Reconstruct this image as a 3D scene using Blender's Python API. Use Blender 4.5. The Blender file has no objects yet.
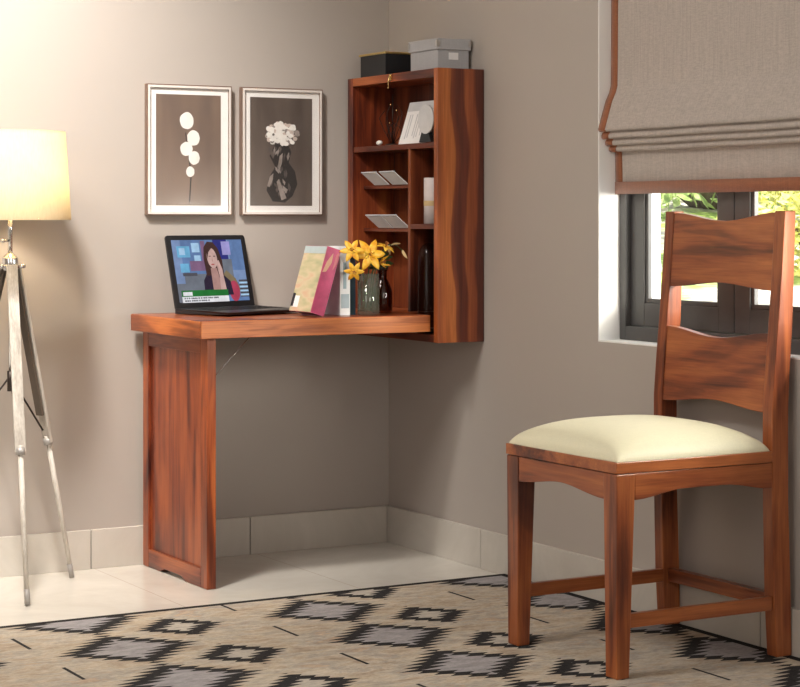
import bpy, bmesh, math, random
from mathutils import Vector, Matrix
random.seed(7)
C = bpy.context.scene.collection
PI = math.pi

# ------------------------------------------------------------------ materials
def new_mat(name):
    m = bpy.data.materials.new(name); m.use_nodes = True
    nt = m.node_tree; b = nt.nodes['Principled BSDF']
    return m, nt, b
def N(nt, kind, **kw):
    n = nt.nodes.new(kind)
    for k, v in kw.items():
        if k in n.inputs: n.inputs[k].default_value = v
        else: setattr(n, k, v)
    return n
def ramp(nt, stops, src, interp='LINEAR'):
    r = nt.nodes.new('ShaderNodeValToRGB'); r.color_ramp.interpolation = interp
    e = r.color_ramp.elements
    while len(e) > 1: e.remove(e[0])
    e[0].position = stops[0][0]; e[0].color = (*stops[0][1], 1)
    for p, c in stops[1:]:
        x = e.new(p); x.color = (*c, 1)
    nt.links.new(src, r.inputs[0]); return r.outputs[0]
def mix(nt, fac, a, b, blend='MIX'):
    n = nt.nodes.new('ShaderNodeMix'); n.data_type = 'RGBA'; n.blend_type = blend
    for i, v in ((0, fac), (6, a), (7, b)):
        if isinstance(v, (int, float)): n.inputs[i].default_value = v
        elif isinstance(v, tuple): n.inputs[i].default_value = (*v, 1)
        else: nt.links.new(v, n.inputs[i])
    return n.outputs[2]
def math_(nt, op, a, b=None, c=None):
    n = nt.nodes.new('ShaderNodeMath'); n.operation = op
    for i, v in enumerate((a, b, c)):
        if v is None: continue
        if isinstance(v, (int, float)): n.inputs[i].default_value = v
        else: nt.links.new(v, n.inputs[i])
    return n.outputs[0]
def coords(nt, scale=(1,1,1), rnd=True, rot=(0,0,0)):
    tc = N(nt, 'ShaderNodeTexCoord'); mp = N(nt, 'ShaderNodeMapping')
    mp.inputs['Scale'].default_value = scale; mp.inputs['Rotation'].default_value = rot
    nt.links.new(tc.outputs['Object'], mp.inputs['Vector'])
    if not rnd: return mp.outputs[0]
    oi = N(nt, 'ShaderNodeObjectInfo'); add = N(nt, 'ShaderNodeVectorMath', operation='ADD')
    sc = N(nt, 'ShaderNodeVectorMath', operation='SCALE'); sc.inputs['Scale'].default_value = 23.0
    cx = N(nt, 'ShaderNodeCombineXYZ')
    for i in range(3): nt.links.new(oi.outputs['Random'], cx.inputs[i])
    nt.links.new(cx.outputs[0], sc.inputs[0])
    nt.links.new(mp.outputs[0], add.inputs[0]); nt.links.new(sc.outputs[0], add.inputs[1])
    return add.outputs[0]
def noise(nt, vec, scale=1, detail=4, rough=.55, dist=0):
    n = N(nt, 'ShaderNodeTexNoise', Scale=scale, Detail=detail, Roughness=rough, Distortion=dist)
    nt.links.new(vec, n.inputs['Vector']); return n.outputs['Fac']
def bump(nt, b, h, strength=.1, dist=.002):
    n = N(nt, 'ShaderNodeBump', Strength=strength, Distance=dist)
    nt.links.new(h, n.inputs['Height']); nt.links.new(n.outputs[0], b.inputs['Normal'])
def plain(name, col, rough=.5, metal=0, var=.06, **kw):
    m, nt, b = new_mat(name)
    v = coords(nt); f = noise(nt, v, 30, 3)
    lo = tuple(c*(1-var) for c in col); hi = tuple(min(1, c*(1+var)) for c in col)
    nt.links.new(ramp(nt, [(.3, lo), (.7, hi)], f), b.inputs['Base Color'])
    b.inputs['Roughness'].default_value = rough; b.inputs['Metallic'].default_value = metal
    for k, x in kw.items(): b.inputs[k].default_value = x
    return m
def wood(name, axis, dark=(.05,.011,.008), mid=(.22,.045,.017), light=(.45,.125,.035), rough=.3, bias=0.0, figure=5.0):
    m, nt, b = new_mat(name)
    def sc(al, ac):
        s = [ac]*3; s[axis] = al; return tuple(s)
    v1 = coords(nt, sc(.9, figure)); f1 = noise(nt, v1, 1.6, 3, .5, 1.1)
    v2 = coords(nt, sc(1.6, 26)); f2 = noise(nt, v2, 1.5, 5, .6, .6)
    v3 = coords(nt, sc(9, 260)); f3 = noise(nt, v3, 1, 3, .6)
    f = math_(nt, 'MULTIPLY_ADD', f2, .38, math_(nt, 'MULTIPLY_ADD', f1, .62, bias))
    base = ramp(nt, [(.37, dark), (.445, tuple(.5*(d+q) for d, q in zip(dark, mid))), (.485, mid), (.56, tuple(.5*(d+q) for d, q in zip(light, mid))), (.64, light)], f)
    fine = ramp(nt, [(.35, (.72,.68,.66)), (.6, (1,1,1))], f3)
    nt.links.new(mix(nt, .7, base, fine, 'MULTIPLY'), b.inputs['Base Color'])
    b.inputs['Roughness'].default_value = rough
    b.inputs['Coat Weight'].default_value = .12; b.inputs['Coat Roughness'].default_value = .25
    b.inputs['Specular IOR Level'].default_value = .4
    bump(nt, b, f3, .08, .001)
    return m
WX, WY, WZ = [wood('sheesham_grain_'+'xyz'[i], i) for i in range(3)]
CX, CY, CZ = [wood('sheesham_chair_'+'xyz'[i], i, (.085,.020,.010), (.26,.066,.022), (.46,.145,.043), bias=.02) for i in range(3)]
# wall paint
def paint(name, col):
    m, nt, b = new_mat(name)
    v = coords(nt, rnd=False); f = noise(nt, v, 3, 4); g = noise(nt, v, 220, 2)
    nt.links.new(ramp(nt, [(.3, tuple(c*.97 for c in col)), (.7, col)], f), b.inputs['Base Color'])
    b.inputs['Roughness'].default_value = .75; bump(nt, b, g, .06, .001); return m
PAINT = paint('greige_wall_paint', (.44,.395,.355))
CEIL = paint('white_ceiling_paint', (.8,.78,.75))
WHITE = paint('white_reveal_paint', (.9,.9,.88))
# cream stone
def stone(name, a, c, rough, seams):
    m, nt, b = new_mat(name)
    v = coords(nt, rnd=False); f = noise(nt, v, 2.2, 8, .65, 1.2)
    col = ramp(nt, [(.3, a), (.65, c)], f)
    if seams:
        sp = N(nt, 'ShaderNodeSeparateXYZ'); nt.links.new(v, sp.inputs[0])
        def line(o, off, per, w):
            q = math_(nt, 'PINGPONG', math_(nt, 'ADD', o, off), per/2)
            return math_(nt, 'LESS_THAN', q, w)
        l = math_(nt, 'MAXIMUM', line(sp.outputs[0], .46+.515*8, .515, .0016), line(sp.outputs[1], .56+.515*20, .515*2.4, .0012))
        col = mix(nt, math_(nt, 'MULTIPLY', l, .55), col, (.42,.36,.30))
    nt.links.new(col, b.inputs['Base Color']); b.inputs['Roughness'].default_value = rough
    return m
FLOOR = stone('cream_floor_tile', (.60,.565,.50), (.71,.68,.61), .16, True)
BASE = stone('cream_skirting_stone', (.50,.465,.41), (.62,.58,.52), .3, False)

def rug_material():
    m, nt, b = new_mat('woven_kilim')
    v = coords(nt, rnd=False)
    sp = N(nt, 'ShaderNodeSeparateXYZ'); nt.links.new(v, sp.inputs[0])
    X, Y = sp.outputs[0], sp.outputs[1]           # room metres
    PX, PY = .605, .349
    u = math_(nt, 'DIVIDE', math_(nt, 'ADD', X, .695), PX)
    ci = math_(nt, 'ROUND', u)
    def cell(xoff, yoff):                          # local x, y of the nearest motif
        uu = math_(nt, 'DIVIDE', math_(nt, 'ADD', X, .695-xoff), PX)
        ci = math_(nt, 'ROUND', uu)
        lx = math_(nt, 'MULTIPLY', math_(nt, 'SUBTRACT', uu, ci), PX)
        par = math_(nt, 'PINGPONG', ci, 1.0)
        yy = math_(nt, 'ADD', math_(nt, 'ADD', Y, .905-yoff+PY*20), math_(nt, 'MULTIPLY', par, -PY/2))
        ff = math_(nt, 'DIVIDE', yy, PY)
        ly = math_(nt, 'MULTIPLY', math_(nt, 'SUBTRACT', ff, math_(nt, 'ROUND', ff)), PY)
        return lx, ly
    def diamond(xoff, yoff, hx, hy, inner, tooth):
        lx, ly = cell(xoff, yoff)
        ax = math_(nt, 'DIVIDE', math_(nt, 'ABSOLUTE', lx), hx); ay = math_(nt, 'DIVIDE', math_(nt, 'ABSOLUTE', ly), hy)
        saw = math_(nt, 'DIVIDE', math_(nt, 'PINGPONG', ly, tooth), tooth)
        side = math_(nt, 'LESS_THAN', math_(nt, 'MULTIPLY', lx, ly), 0.0)
        d = math_(nt, 'ADD', math_(nt, 'ADD', ax, ay), math_(nt, 'MULTIPLY', saw, math_(nt, 'MULTIPLY_ADD', side, .09, .21)))
        out = math_(nt, 'LESS_THAN', d, math_(nt, 'MULTIPLY_ADD', side, .05, 1.06))
        inn = math_(nt, 'LESS_THAN', d, math_(nt, 'MULTIPLY_ADD', side, -.09, inner+.03))
        return math_(nt, 'SUBTRACT', out, inn), inn
    b1, i1 = diamond(0, 0, .168, .174, .74, .0135)
    b2, i2 = diamond(.205, PY/2, .112, .118, .60, .012)
    lx, ly = cell(-.2, PY/2)
    dash = math_(nt, 'MULTIPLY', math_(nt, 'LESS_THAN', math_(nt, 'ABSOLUTE', lx), .0045), math_(nt, 'LESS_THAN', math_(nt, 'ABSOLUTE', ly), .066))
    blk = math_(nt, 'MAXIMUM', math_(nt, 'MAXIMUM', b1, b2), dash)
    vs = coords(nt, (5.0, 11, 1), rnd=False); f = noise(nt, vs, 3.4, 8, .8, .3)
    vs2 = coords(nt, (2.2, 4, 1), rnd=False); g = noise(nt, vs2, 3.0, 7, .74, .4)
    vs3 = coords(nt, (12, 45, 1), rnd=False); w = noise(nt, vs3, 6, 3, .7)
    warm = ramp(nt, [(.30, (.26,.18,.12)), (.42, (.46,.34,.23)), (.50, (.56,.48,.38)), (.57, (.36,.335,.31)), (.64, (.54,.34,.20)), (.74,(.62,.54,.42))], g)
    cool = ramp(nt, [(.35, (.26,.235,.21)), (.5, (.48,.43,.35)), (.66, (.70,.63,.51))], f)
    ground = mix(nt, .5, warm, cool)
    grey = ramp(nt, [(.3, (.24,.225,.23)), (.6, (.41,.39,.395)), (.8,(.52,.50,.48))], f)
    grey2 = ramp(nt, [(.3, (.34,.31,.27)), (.6, (.55,.50,.43))], f)
    col = mix(nt, i1, ground, grey); col = mix(nt, i2, col, grey2)
    dk = ramp(nt, [(.3, (.016,.016,.018)), (.75, (.055,.052,.05))], w)
    col = mix(nt, blk, col, dk)
    edge = math_(nt, 'GREATER_THAN', Y, -.709)
    e2 = math_(nt, 'GREATER_THAN', X, -.038)
    col = mix(nt, math_(nt, 'MAXIMUM', edge, e2), col, (.022,.02,.02))
    wv = ramp(nt, [(.25, (.72,.72,.72)), (.7, (1.06,1.06,1.06))], w)
    col = mix(nt, .8, col, wv, 'MULTIPLY')
    nt.links.new(col, b.inputs['Base Color']); b.inputs['Roughness'].default_value = .95
    b.inputs['Specular IOR Level'].default_value = .1
    bump(nt, b, w, .5, .003)
    return m
RUG = rug_material()
def fabric(name, col, sc=(300,300,300), var=.12, sheen=.2, rough=.85, bmp=.2):
    m, nt, b = new_mat(name)
    a = noise(nt, coords(nt, sc), 1, 2); c = noise(nt, coords(nt, (sc[0]*.15, sc[1]*.15, sc[2]*1.0)), 1, 3); d = noise(nt, coords(nt, (sc[0], sc[1], sc[2]*.06)), .6, 3)
    f = math_(nt, 'MULTIPLY', math_(nt, 'ADD', math_(nt, 'ADD', a, c), d), .333)
    nt.links.new(ramp(nt, [(.38, tuple(x*(1-var) for x in col)), (.62, tuple(min(1, x*(1+var)) for x in col))], f), b.inputs['Base Color'])
    b.inputs['Roughness'].default_value = rough; b.inputs['Sheen Weight'].default_value = sheen
    bump(nt, b, f, bmp, .002); return m
LINEN = fabric('taupe_linen', (.44,.385,.345), (330,330,330), .16, bmp=.10)
TRIM = fabric('rust_trim_fabric', (.30,.105,.045), (300,300,300), .2)
CUSH = fabric('cream_upholstery', (.72,.69,.50), (420,420,420), .04, .05, .5)
DARKFRAME = plain('charcoal_window_paint', (.075,.073,.072), .45)
def glass_mat(name, col=(1,1,1), tint=.9, rough=0.0, gl=.12):
    m, nt, b = new_mat(name)
    nt.nodes.remove(b); out = nt.nodes['Material Output']
    tr = N(nt, 'ShaderNodeBsdfTransparent', Color=(tint*col[0], tint*col[1], tint*col[2], 1)); g = N(nt, 'ShaderNodeBsdfGlossy', Roughness=rough)
    lw = N(nt, 'ShaderNodeLayerWeight', Blend=.5); ms = N(nt, 'ShaderNodeMixShader')
    nt.links.new(math_(nt, 'MULTIPLY_ADD', math_(nt, 'POWER', lw.outputs['Facing'], 5), .6, gl*.2), ms.inputs[0])
    nt.links.new(tr.outputs[0], ms.inputs[1]); nt.links.new(g.outputs[0], ms.inputs[2]); nt.links.new(ms.outputs[0], out.inputs[0])
    return m
PANE = glass_mat('window_glass', tint=.97)
VASEG = glass_mat('vase_glass', (.90,.96,.90), .86, .02, .4)
def cloudy(m, col, fac):
    nt = m.node_tree; out = nt.nodes['Material Output']; src = out.inputs[0].links[0].from_socket
    d = N(nt, 'ShaderNodeBsdfDiffuse', Color=(*col, 1)); ms = N(nt, 'ShaderNodeMixShader'); ms.inputs[0].default_value = fac
    nt.links.new(src, ms.inputs[1]); nt.links.new(d.outputs[0], ms.inputs[2]); nt.links.new(ms.outputs[0], out.inputs[0])
cloudy(VASEG, (.50,.54,.48), .07)
AMBER = glass_mat('dark_amber_glass', (.75,.55,.45), .7, .03, .3)
SMOKE = glass_mat('smoky_glass', (.75,.72,.72), .85, .15, .1)
CHROME = plain('polished_chrome', (.72,.73,.75), .16, 1)
BRASS = plain('aged_brass', (.75,.55,.25), .25, 1)
GOLD = plain('gold_foil', (.85,.66,.28), .28, 1)
BLACK = plain('black_card', (.012,.013,.015), .35)
LAPB = plain('black_plastic', (.018,.018,.02), .35)
KEYS = plain('key_plastic', (.008,.008,.009), .5)
GREYB = fabric('grey_linen_card', (.42,.42,.43), (400,400,400), .06, 0)
METG = plain('nickel_corner', (.6,.6,.6), .3, 1)
WCARD = plain('white_card', (.82,.81,.80), .6, var=.03)
GCARD = plain('grey_print', (.35,.34,.35), .7)
LIGHTGREY = plain('pale_grey_card', (.55,.55,.56), .6)
PEB = plain('white_pebble', (.75,.73,.68), .45)
IRON = plain('dark_iron_wire', (.035,.025,.02), .4, .6)
FRAMEM = plain('brushed_umber_frame', (.22,.145,.11), .35, .3)
FRONT = plain('frame_face_white', (.78,.73,.68), .4, .1)
OLDW = wood('whitewashed_timber', 2, (.42,.38,.33), (.56,.52,.46), (.70,.66,.60), .6)
DARKW = plain('dark_leg_core', (.10,.075,.055), .6)
NAVY = plain('navy_cloth', (.012,.03,.06), .5)
PAPERW = plain('book_white', (.74,.77,.78), .5)
PAGES = plain('book_pages', (.72,.66,.55), .8)
STEM = plain('dark_green_stem', (.03,.07,.02), .5)
LEAF = plain('lily_leaf', (.025,.06,.018), .45, var=.3)
WATER = glass_mat('vase_water', (.8,.95,.82), .92, 0, .2); cloudy(WATER, (.35,.42,.30), .12)

def screen_mat(name, col, s=1.0):
    m, nt, b = new_mat(name)
    v = coords(nt); f = noise(nt, v, 40, 3)
    c = ramp(nt, [(.3, tuple(x*.75 for x in col)), (.7, col)], f)
    b.inputs['Base Color'].default_value = (.01,.01,.01,1); b.inputs['Roughness'].default_value = .25
    nt.links.new(c, b.inputs['Emission Color']); b.inputs['Emission Strength'].default_value = s
    return m
SCR = {k: screen_mat('screen_'+k, v) for k, v in dict(blue=(.12,.21,.42), navy=(.02,.025,.20), sky=(.16,.45,.70), pale=(.40,.62,.85), steel=(.20,.29,.50),
    mauve=(.22,.12,.22), grey=(.16,.18,.22), skin=(.62,.40,.36), skinsh=(.46,.26,.23), hair=(.055,.022,.02), jacket=(.02,.012,.035), green=(.01,.17,.03),
    white=(.85,.85,.88), red=(.45,.05,.10), olive=(.24,.18,.10), ink=(.08,.08,.1), lip=(.45,.10,.10), lilac=(.35,.32,.65)).items()}

# ------------------------------------------------------------------ mesh helpers
def quad_box(bm, bot, top, mi=0):
    """bot, top: four (x, y, z) each, same winding"""
    vs = [bm.verts.new(p) for p in bot] + [bm.verts.new(p) for p in top]
    fs = [(3,2,1,0), (4,5,6,7)] + [(i, (i+1) % 4, 4+(i+1) % 4, 4+i) for i in range(4)]
    for f in fs:
        fc = bm.faces.new([vs[k] for k in f]); fc.material_index = mi
def box(bm, x0, x1, y0, y1, z0, z1, mi=0):
    x0, x1 = sorted((x0, x1)); y0, y1 = sorted((y0, y1)); z0, z1 = sorted((z0, z1))
    quad_box(bm, [(x0,y0,z0),(x1,y0,z0),(x1,y1,z0),(x0,y1,z0)], [(x0,y0,z1),(x1,y0,z1),(x1,y1,z1),(x0,y1,z1)], mi)
def BX(*a): bm = bmesh.new(); box(bm, *a); return bm
def prism(bm, pts, ext, mi=0):
    """pts: closed list of Vectors (planar), ext: extrusion vector"""
    e = Vector(ext); a = [bm.verts.new(p) for p in pts]; b = [bm.verts.new(Vector(p)+e) for p in pts]
    n = len(pts)
    bm.faces.new(a[::-1]).material_index = mi; bm.faces.new(b).material_index = mi
    for i in range(n): bm.faces.new((a[i], a[(i+1) % n], b[(i+1) % n], b[i])).material_index = mi
def tube(bm, pts, r, seg=8, caps=True, mi=0):
    pts = [Vector(p) for p in pts]; rs = r if isinstance(r, (list, tuple)) else [r]*len(pts)
    rings = []; up = None
    for i, p in enumerate(pts):
        d = (pts[min(i+1, len(pts)-1)] - pts[max(i-1, 0)]).normalized()
        if up is None: up = d.orthogonal().normalized()
        up = (up - d*up.dot(d)); up = up.normalized() if up.length > 1e-6 else d.orthogonal().normalized()
        w = d.cross(up)
        rings.append([bm.verts.new(p + (up*math.cos(2*PI*k/seg) + w*math.sin(2*PI*k/seg))*rs[i]) for k in range(seg)])
    for a, b in zip(rings, rings[1:]):
        for k in range(seg):
            f = bm.faces.new((a[k], a[(k+1) % seg], b[(k+1) % seg], b[k])); f.smooth = True; f.material_index = mi
    if caps:
        bm.faces.new(rings[0][::-1]).material_index = mi; bm.faces.new(rings[-1]).material_index = mi
def lathe(bm, prof, c, seg=32, mi=0, smooth=True):
    """prof: list of (r, z) around vertical axis at c"""
    cx, cy, cz = c; rings = []
    for r, z in prof:
        if r < 1e-6: rings.append([bm.verts.new((cx, cy, cz+z))])
        else: rings.append([bm.verts.new((cx+r*math.cos(2*PI*k/seg), cy+r*math.sin(2*PI*k/seg), cz+z)) for k in range(seg)])
    for a, b in zip(rings, rings[1:]):
        for k in range(seg):
            j = (k+1) % seg
            if len(a) == 1 and len(b) == 1: continue
            if len(a) == 1: f = bm.faces.new((a[0], b[j], b[k]))
            elif len(b) == 1: f = bm.faces.new((a[k], a[j], b[0]))
            else: f = bm.faces.new((a[k], a[j], b[j], b[k]))
            f.smooth = smooth; f.material_index = mi
def ball(bm, c, r, seg=12, sx=1, sy=1, sz=1, mi=0):
    prof = [(r*math.sin(PI*i/8), -r*sz*math.cos(PI*i/8)) for i in range(9)]
    prof[0] = (0, -r*sz); prof[-1] = (0, r*sz)
    n0 = len(bm.verts); lathe(bm, prof, (0,0,0), seg, mi); bm.verts.ensure_lookup_table()
    for v in bm.verts[n0:]: v.co = Vector((v.co.x*sx, v.co.y*sy, v.co.z)) + Vector(c)
def wloc(o):
    p = Vector((0,0,0))
    while o is not None: p += Vector(o.location); o = o.parent
    return p
def obj(name, bm, mats, parent=None, bev=0, origin=None, subsurf=0):
    """vertices are given in room coordinates; linked as ONE mesh object"""
    me = bpy.data.meshes.new(name); bmesh.ops.recalc_face_normals(bm, faces=bm.faces[:])
    o = bpy.data.objects.new(name, me); C.objects.link(o)
    base = wloc(parent) if parent else Vector((0,0,0))
    if origin is not None:
        o.location = Vector(origin) - base; sh = Vector(origin)
    else: sh = base
    bmesh.ops.translate(bm, verts=bm.verts[:], vec=-sh)
    bm.to_mesh(me); bm.free()
    for m in (mats if isinstance(mats, (list, tuple)) else [mats]): me.materials.append(m)
    if parent: o.parent = parent
    if bev:
        md = o.modifiers.new('bevel', 'BEVEL'); md.width = bev; md.segments = 2; md.limit_method = 'ANGLE'; md.angle_limit = math.radians(40)
    if subsurf:
        md = o.modifiers.new('sub', 'SUBSURF'); md.levels = md.render_levels = subsurf
    return o
def thing(name, label, cat, loc, group=None):
    o = bpy.data.objects.new(name, None); C.objects.link(o); o.location = loc; o.empty_display_size = .1
    o['label'] = label; o['category'] = cat
    if group: o['group'] = group
    return o
def tag(o, label, cat, group=None):
    o['label'] = label; o['category'] = cat
    if group: o['group'] = group
    return o
def struct(name, bm, m, label=None, **k):
    o = obj(name, bm, m, **k); o['kind'] = 'structure'
    if label: o['label'] = label
    return o

# ------------------------------------------------------------------ the room (corner at the origin; back wall y=0, window wall x=0)
XL, YF, ZC = -4.6, -7.2, 2.7
struct('floor', BX(XL, .0, YF, .0, -.05, 0), FLOOR, 'glossy cream floor tiles')
struct('ceiling', BX(XL-.1, .2, YF-.1, .2, ZC, ZC+.1), CEIL, 'white ceiling')
struct('wall_back', BX(XL-.1, .2, 0, .12, -.05, ZC), PAINT, 'greige painted wall behind the desk')
struct('wall_left', BX(XL-.1, XL, YF, 0, -.05, ZC), PAINT, 'greige painted wall')
struct('wall_front', BX(XL-.1, .2, YF-.1, YF, -.05, ZC), PAINT, 'greige painted wall')
WY0, WY1, WZ0, WZ1 = -1.119, -2.62, .681, 2.15
bm = bmesh.new()
box(bm, 0, .2, 0, WY0, -.05, ZC); box(bm, 0, .2, WY1, YF, -.05, ZC)
box(bm, 0, .2, WY0, WY1, -.05, WZ0); box(bm, 0, .2, WY0, WY1, WZ1, ZC)
struct('wall_right', bm, PAINT, 'greige painted wall with the window')
bm = bmesh.new()                                   # white plaster lining of the window recess
t = .004
box(bm, .0005, .2, WY0, WY0-t, WZ0, WZ1); box(bm, .0005, .2, WY1, WY1+t, WZ0, WZ1)
box(bm, .0005, .2, WY0-t, WY1+t, WZ0, WZ0+t); box(bm, .0005, .2, WY0-t, WY1+t, WZ1-t, WZ1)
struct('trim_1', bm, WHITE, 'white window recess')
GROUT = plain('dark_grout', (.16,.14,.12), .8)
# skirting with its joints
bm = bmesh.new(); g = .0015
xs = [XL, -4.05, -3.53, -3.02, -2.51, -2.0, -1.495, -.985, -.482, -.012]
for a, b in zip(xs, xs[1:]): box(bm, a+g, b-g, -.012, 0, .0, .112)
box(bm, XL, -.012, -.008, 0, 0, .110, 1)
struct('baseboard_back', bm, [BASE, GROUT], 'cream stone skirting', bev=.0012)
bm = bmesh.new()
ys = [0, -.557, -1.17, -1.785, -2.4, -3.0, -3.6, -4.2, -4.8, -5.4, -6.0, -6.6, YF]
for a, b in zip(ys, ys[1:]): box(bm, -.012, 0, b+g, a-g, 0, .112)
box(bm, -.008, 0, YF, 0, 0, .110, 1)
struct('baseboard_right', bm, [BASE, GROUT], 'cream stone skirting', bev=.0012)

# window: frame with two leaves
W = struct('window_1', bmesh.new(), DARKFRAME, 'charcoal framed window with two panes')
fx0, fx1 = .066, .125
y0, y1, z0, z1 = WY0-t, WY1+t, WZ0+t, WZ1-t
bm = bmesh.new(); fw = .036
box(bm, fx0, fx1, y0, y0-.026, z0, z1); box(bm, fx0, fx1, y1, y1+.036, z0, z1)
box(bm, fx0, fx1, y0-.026, y1+.036, z0, z0+fw); box(bm, fx0, fx1, y0-.026, y1+.036, z1-fw, z1)
obj('window_frame', bm, DARKFRAME, W, bev=.002)
def sash(ya, yb):                                   # ya > yb
    a0, a1, c0, c1 = .083, .100, z0+fw+.001, z1-fw-.001; s = .058
    bm = bmesh.new()
    box(bm, a0, a1, ya, ya-s, c0, c1); box(bm, a0, a1, yb, yb+s, c0, c1)
    box(bm, a0, a1, ya-s, yb+s, c0, c0+s+.004); box(bm, a0, a1, ya-s, yb+s, c1-s, c1)
    q = .012                                        # inner glazing bead
    box(bm, a0+.004, a1, ya-s, ya-s-q, c0+s+.004, c1-s); box(bm, a0+.004, a1, yb+s, yb+s+q, c0+s+.004, c1-s)
    box(bm, a0+.004, a1, ya-s-q, yb+s+q, c0+s+.004, c0+s+.004+q); box(bm, a0+.004, a1, ya-s-q, yb+s+q, c1-s-q, c1-s)
    f = obj('window_sash', bm, DARKFRAME, W, bev=.0018)
    obj('window_pane', BX(.0950, .0990, ya-s-.004, yb+s+.004, c0+s, c1-s+.004), PANE, f)
sash(y0-.028, -1.573); sash(-1.576, -2.01)
sash(-2.013, y1+.038)

# ------------------------------------------------------------------ roman blind
R_ = thing('roman_blind', 'taupe linen roman blind with rust brown trim, half lowered over the window', 'blind', (.04, -1.85, 1.07))
ya, yb = -1.1255, -2.60
prof = [(.046,2.14),(.043,1.9),(.041,1.6),(.040,1.40),(.039,1.352),(.034,1.335),(.022,1.312),(.010,1.275),(.000,1.243),(-.002,1.236),(.003,1.231),(.016,1.232),
        (.009,1.222),(.009,1.215),(.014,1.212),(.027,1.214),(.021,1.205),(.021,1.198),(.026,1.195),(.038,1.197),(.033,1.188),(.033,1.182),(.038,1.179),(.049,1.181),(.053,1.177),(.054,1.14),(.055,1.07)]
def sheet(pr, ya, yb, off=0., th=.0016, ny=60, wav=.0):
    bm = bmesh.new(); n = len(pr); A = []; B = []
    for side, st in ((0, A), (1, B)):
        for i, (x, z) in enumerate(pr):
            a = Vector(pr[max(i-1,0)]); b = Vector(pr[min(i+1,n-1)]); d = (b-a).normalized(); nrm = Vector((d.y, -d.x))
            if nrm.x > 0 and side == 0 and abs(d.x) < .01: nrm = -nrm
            row = []
            for k in range(ny+1):
                y = ya+(yb-ya)*k/ny
                w = wav*math.sin(y*19+z*5)*(1 if z < 1.5 else .4)
                row.append(bm.verts.new((x + off + (th if side else 0) + w, y, z + w*.6)))
            st.append(row)
    def strip(P, Q, fl):
        for k in range(ny): 
            f = bm.faces.new((P[k], P[k+1], Q[k+1], Q[k])); f.smooth = True
    for i in range(n-1): strip(A[i], A[i+1], 0); strip(B[i], B[i+1], 1)
    strip(A[0], B[0], 0); strip(A[-1], B[-1], 0)
    for i in range(n-1):
        for k in (0, ny): bm.faces.new((A[i][k], A[i+1][k], B[i+1][k], B[i][k]))
    return bm
obj('blind_fabric', sheet(prof, ya, yb, wav=.0008), LINEN, R_)
obj('side_trim', sheet(prof, ya+.001, ya-.027, off=-.0022, th=.0052, ny=2), TRIM, R_)
obj('side_trim', sheet(prof, yb+.027, yb-.001, off=-.0022, th=.0052, ny=2), TRIM, R_)
obj('bottom_trim', sheet([(.0545,1.100),(.055,1.068)], ya+.0015, yb-.0015, off=-.0035, th=.0078, ny=2), TRIM, R_)
obj('head_rail', BX(.030, .062, ya-.002, yb+.002, 2.115, 2.144), DARKFRAME, R_)

# ------------------------------------------------------------------ folding wall desk
DY_, DZ_ = [wood('sheesham_inner_shade_'+'xyz'[i], i, (.035,.010,.007), (.14,.032,.014), (.28,.078,.027)) for i in (1, 2)]  # cabinet interior: same wood with the recess shade put into its colour
T = thing('folding_wall_desk', 'reddish brown sheesham wood wall cabinet with folded out desk top and panel leg', 'desk', (-.45, -.28, 0))
XF, XB = -.157, -.002; CY0, CY1 = -.022, -.560; CZ0, CZ1 = .651, 1.432
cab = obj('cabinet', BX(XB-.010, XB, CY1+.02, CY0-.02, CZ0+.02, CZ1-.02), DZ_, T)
cab['label'] = 'back panel and carcass of the wall cabinet'
tk = .022
WSIDE, nt, b = new_mat('sheesham_streaked_side')
cc = coords(nt, rnd=False); sx_ = N(nt, 'ShaderNodeSeparateXYZ'); nt.links.new(cc, sx_.inputs[0])
wv = noise(nt, coords(nt, (2,2,1.6), rnd=False), 1.5, 2, .4, .1); fn = noise(nt, coords(nt, (200,200,7), rnd=False), 1, 3, .6); md_ = noise(nt, coords(nt, (34,34,1.6), rnd=False), 1.3, 4, .6, .5)
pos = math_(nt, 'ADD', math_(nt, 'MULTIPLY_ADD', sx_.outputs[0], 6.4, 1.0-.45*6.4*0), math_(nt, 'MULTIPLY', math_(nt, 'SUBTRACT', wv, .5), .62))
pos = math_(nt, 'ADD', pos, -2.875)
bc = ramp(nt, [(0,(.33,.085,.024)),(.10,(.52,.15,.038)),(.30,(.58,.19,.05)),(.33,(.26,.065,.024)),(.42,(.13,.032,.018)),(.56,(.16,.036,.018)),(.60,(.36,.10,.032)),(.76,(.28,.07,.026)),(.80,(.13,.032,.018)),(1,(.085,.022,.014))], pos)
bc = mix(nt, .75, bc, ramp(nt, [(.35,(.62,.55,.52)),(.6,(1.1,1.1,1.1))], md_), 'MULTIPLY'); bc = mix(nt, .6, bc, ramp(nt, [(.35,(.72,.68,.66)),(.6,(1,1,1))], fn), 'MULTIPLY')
nt.links.new(bc, b.inputs['Base Color']); b.inputs['Roughness'].default_value = .32; b.inputs['Coat Weight'].default_value = .12
obj('side_panel', BX(XF, XB, CY1, CY1+tk, CZ0, CZ1), WSIDE, cab, bev=.0015)
obj('side_panel', BX(XF, XB, CY0-.030, CY0, CZ0, CZ1), WZ, cab, bev=.0015)
obj('top_panel', BX(XF+.001, XB, CY1+tk, CY0-.030, CZ1-.025, CZ1-.0005), WY, cab, bev=.001)
obj('bottom_panel', BX(XF+.001, XB, CY1+tk, CY0-.030, CZ0+.0005, CZ0+.022), WY, cab, bev=.001)
ia, ib = CY0-.0305, CY1+tk+.0005
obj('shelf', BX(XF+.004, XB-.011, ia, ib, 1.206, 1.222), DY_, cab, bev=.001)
obj('divider', BX(XF+.006, XB-.011, -.381, -.394, .7335, 1.2055), DZ_, cab, bev=.001)
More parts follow.
